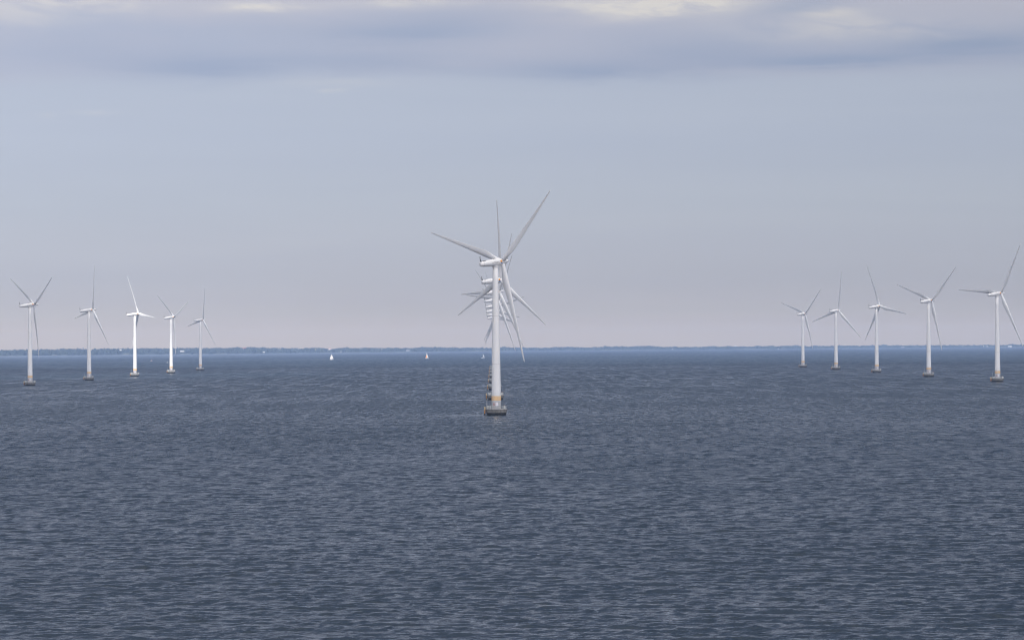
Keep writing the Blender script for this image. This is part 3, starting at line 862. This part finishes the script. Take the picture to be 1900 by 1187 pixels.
for i, key in enumerate(TURB):
    t = proto if i == 0 else copy_tree(proto)
    tag(t, LABELS[key], 'wind turbine', 'offshore wind turbines standing in three rows')
    pose(t, key)

# ------------------------------------------------------------------ boats
def hull_bm(L, B, Hh, free=0.0):
    bm = bmesh.new(); secs = []
    for i in range(13):
        t = i / 12; x = (t - 0.5) * L
        w = B * 0.5 * (1 - abs(2 * t - 0.85) ** 2.4 * 0.62) * (1 if t < .99 else .06)
        if t > 0.6: w *= max(0.05, 1 - ((t - 0.6) / 0.4) ** 2)
        sheer = Hh * (1 + 0.25 * (t - 0.45) ** 2 * 4)
        keel = -0.45 * (1 - (2 * t - 1) ** 2)
        secs.append([bm.verts.new(p) for p in ((x, -w, sheer), (x, -w * .92, sheer * .35), (x, 0, keel), (x, w * .92, sheer * .35), (x, w, sheer))])
    for A, B_ in zip(secs, secs[1:]):
        for k in range(4): bm.faces.new((A[k], A[k + 1], B_[k + 1], B_[k]))
        bm.faces.new((A[4], A[0], B_[0], B_[4]))
    bm.faces.new(secs[0]); bm.faces.new(secs[-1])
    return bm

def sail_bm(pts, belly, n=8, thick=0.05):
    """triangular sail: tack, clew, head; bellied to leeward"""
    a, b, c = (Vector(p) for p in pts)
    bm = bmesh.new(); front, back = {}, {}
    for i in range(n + 1):
        for j in range(n + 1 - i):
            u_, v_ = i / n, j / n
            p = a + (b - a) * u_ + (c - a) * v_
            w = u_ * (1 - u_ - v_) * 4 + 0.5 * u_ * v_
            p = p + Vector((0, belly * w, 0))
            front[i, j] = bm.verts.new(p); back[i, j] = bm.verts.new(p + Vector((0, thick, 0)))
    for g, fl in ((front, False), (back, True)):
        for i in range(n):
            for j in range(n - i):
                bm.faces.new((g[i, j], g[i + 1, j], g[i, j + 1]))
                if i + j < n - 1: bm.faces.new((g[i + 1, j], g[i + 1, j + 1], g[i, j + 1]))
    edge = [(i, 0) for i in range(n + 1)] + [(n - k, k) for k in range(1, n + 1)] + [(0, n - k) for k in range(1, n)]
    for p, q in zip(edge, edge[1:] + edge[:1]): bm.faces.new((front[p], front[q], back[q], back[p]))
    return bm

def boat(px, py, L, mast_h, label, main, jib, heading=0.0, hull='hull', main_mat='sail', jib_mat='sail', cabin='hull'):
    p = on_sea(px, py)
    root = empty('sailboat', (p.x, p.y, 0)); root.rotation_euler = (R(4), 0, heading - math.atan2(p.x, p.y))
    tag(root, label, 'sailboat')
    hl = build('hull', hull_bm(L, L * 0.3, L * 0.115), M[hull], root, smooth=False)
    h0 = L * 0.115
    bm = bmesh.new(); lathe(bm, [(h0 * .9, .0), (h0 * .9, 1.0), (h0 + .55, .8), (h0 + .62, 0)], 12)
    for v in bm.verts: v.co.x = v.co.x * L * .2 + L * .02; v.co.y *= L * .085
    build('cabin', bm, M[cabin], root)
    bm = bmesh.new(); box(bm, -L * .42, -L * .2, -L * .1, L * .1, h0 * .95, h0 * 1.06); build('cockpit', bm, M['deck'], hl)
    bm = bmesh.new(); bar(bm, (L * .08, 0, h0), (L * .08, 0, mast_h), .11, .06); ms = build('mast', bm, M['spar'], root)
    bm = bmesh.new(); bar(bm, (L * .08, 0, h0 + 1.3), (-L * .40, 0.25, h0 + 1.3), .09, .07); build('boom', bm, M['spar'], ms)
    bm = bmesh.new()
    bar(bm, (L * .08, 0, mast_h), (L * .49, 0, h0 * 1.2), .02, seg=4); bar(bm, (L * .08, 0, mast_h), (-L * .49, 0, h0 * 1.1), .02, seg=4)
    build('rigging', bm, M['spar'], ms)
    if main: build('mainsail', sail_bm([(L * .07, 0, h0 + 1.4), (-L * .42, .25, h0 + 1.5), (L * .07, 0, mast_h * .98)], .9), M[main_mat], root, smooth=True)
    else:
        bm = bmesh.new(); bar(bm, (L * .05, 0, h0 + 1.55), (-L * .38, .25, h0 + 1.5), .28, .18); build('furled_sail', bm, M['sail'], root)
    if jib: build('jib', sail_bm([(L * .48, 0, h0 + .4), (L * .02, .5, h0 + .9), (L * .10, 0, mast_h * (jib))], 1.0), M[jib_mat], root, smooth=True)
    return root

boat(615.6, 667.2, 9.8, 13.4, 'small sailboat with two white sails on open water left of centre', True, .93, heading=math.pi)
b2 = boat(792.4, 665.0, 9.2, 14.0, 'small sailboat with an orange sail beside its white sail', True, .66, heading=math.pi + .5, jib_mat='sail_o')
boat(896.4, 664.2, 9.4, 11.0, 'faint grey sailboat close left of the front turbine tower', True, 0, heading=math.pi, main_mat='sail_g', hull='sail_g')
boat(281.4, 669.8, 7.0, 13.5, 'small white motor-sailing boat with bare mast and red stern right of the sunlit turbine', False, 0, heading=.9, cabin='hull_r')
# a tiny motorboat left of the fourth turbine of the left row
p = on_sea(310.6, 673.0)
mbt = empty('motorboat', (p.x, p.y, 0)); mbt.rotation_euler.z = .4
tag(mbt, 'tiny white motorboat beside the tower right of the sunlit turbine', 'motorboat')
build('hull', hull_bm(3.6, 1.5, .8), M['hull'], mbt)
bm = bmesh.new(); box(bm, -.5, .5, -.5, .5, .75, 1.7); build('wheelhouse', bm, M['hull'], mbt)

# ------------------------------------------------------------------ unseen cloud added to shade the turbines, with a hole for the sunlit ones
def build_shade_cloud():
    ALT = 5200.0                             # high enough to stand behind the viewer, towards the sun
    bm = bmesh.new()
    off = SUN_DIR * (ALT / SUN_DIR.z)        # where the cloud must be to shade a point near the sea
    nx, ny = 64, 130
    xa, xb, ya, yb = -1150 + off.x, 1150 + off.x, -900 + off.y, 5100 + off.y
    xs = np.linspace(xa, xb, nx); ys = np.linspace(ya, yb, ny)
    hx, hy = -415 + off.x, 3570 + off.y
    grid = {}
    for i, x in enumerate(xs):
        for j, y in enumerate(ys):
            n = mnoise.fractal(Vector((x / 520, y / 520, 3.3)), 1.0, 2.0, 4)
            d = math.hypot((x - hx) / 215.0, (y - hy) / 384.0)
            w = min(1, (x - xa) / 300, (xb - x) / 300, (y - ya) / 350, (yb - y) / 350)
            t = min(1.0, (d - 1.0) * 2.4 + 0.10 * n)
            if t > 0.0 and w + 0.5 * n > 0.05:
                h = 160 * max(0.12, t) * (0.75 + 0.5 * n)
                lo = ALT - 15 * n - 0.25 * h; hi = lo + max(h, 8) + 25
                grid[i, j] = (bm.verts.new((x, y, lo)), bm.verts.new((x, y, hi)))
    cells = set()
    for i in range(nx - 1):
        for j in range(ny - 1):
            ks = [(i, j), (i + 1, j), (i + 1, j + 1), (i, j + 1)]
            if all(k_ in grid for k_ in ks):
                bm.faces.new([grid[k_][0] for k_ in ks][::-1]); bm.faces.new([grid[k_][1] for k_ in ks]); cells.add((i, j))
    for (i, j) in cells:
        for (di, dj, a, b) in ((-1, 0, (i, j + 1), (i, j)), (1, 0, (i + 1, j), (i + 1, j + 1)), (0, -1, (i, j), (i + 1, j)), (0, 1, (i + 1, j + 1), (i, j + 1))):
            if (i + di, j + dj) not in cells:
                bm.faces.new((grid[a][0], grid[b][0], grid[b][1], grid[a][1]))
    m = bpy.data.materials.new('shade_cloud_vapour'); m.use_nodes = True
    nt = m.node_tree; nt.nodes.clear()
    o = nt.nodes.new('ShaderNodeOutputMaterial')
    d = nt.nodes.new('ShaderNodeBsdfDiffuse'); d.inputs[0].default_value = (.92, .93, .95, 1)
    t = nt.nodes.new('ShaderNodeBsdfTranslucent'); t.inputs[0].default_value = (.90, .92, .96, 1)
    x = nt.nodes.new('ShaderNodeMixShader'); x.inputs[0].default_value = 0.62
    nt.links.new(d.outputs[0], x.inputs[1]); nt.links.new(t.outputs[0], x.inputs[2]); nt.links.new(x.outputs[0], o.inputs[0])
    bmesh.ops.delete(bm, geom=[v for v in bm.verts if not v.link_faces], context='VERTS')
    tag(build('cloud', bm, m, smooth=True), 'unseen cloud sheet added to shade the wind farm', 'cloud', kind='structure')
build_shade_cloud()

# ------------------------------------------------------------------ haze: the air between here and the far shore
bm = bmesh.new(); box(bm, -10500, 10500, -800, 20600, -3.2, 135.0)
hz = bpy.data.materials.new('haze_air'); hz.use_nodes = True
nt = hz.node_tree; nt.nodes.clear()
o = nt.nodes.new('ShaderNodeOutputMaterial'); pv = nt.nodes.new('ShaderNodeVolumePrincipled')
pv.inputs['Color'].default_value = (*HAZE_C, 1); pv.inputs['Density'].default_value = HAZE_D; pv.inputs['Anisotropy'].default_value = 0.0
nt.links.new(pv.outputs[0], o.inputs['Volume'])
tag(build('haze', bm, hz), 'thin blue haze over the sea', 'haze', kind='stuff')
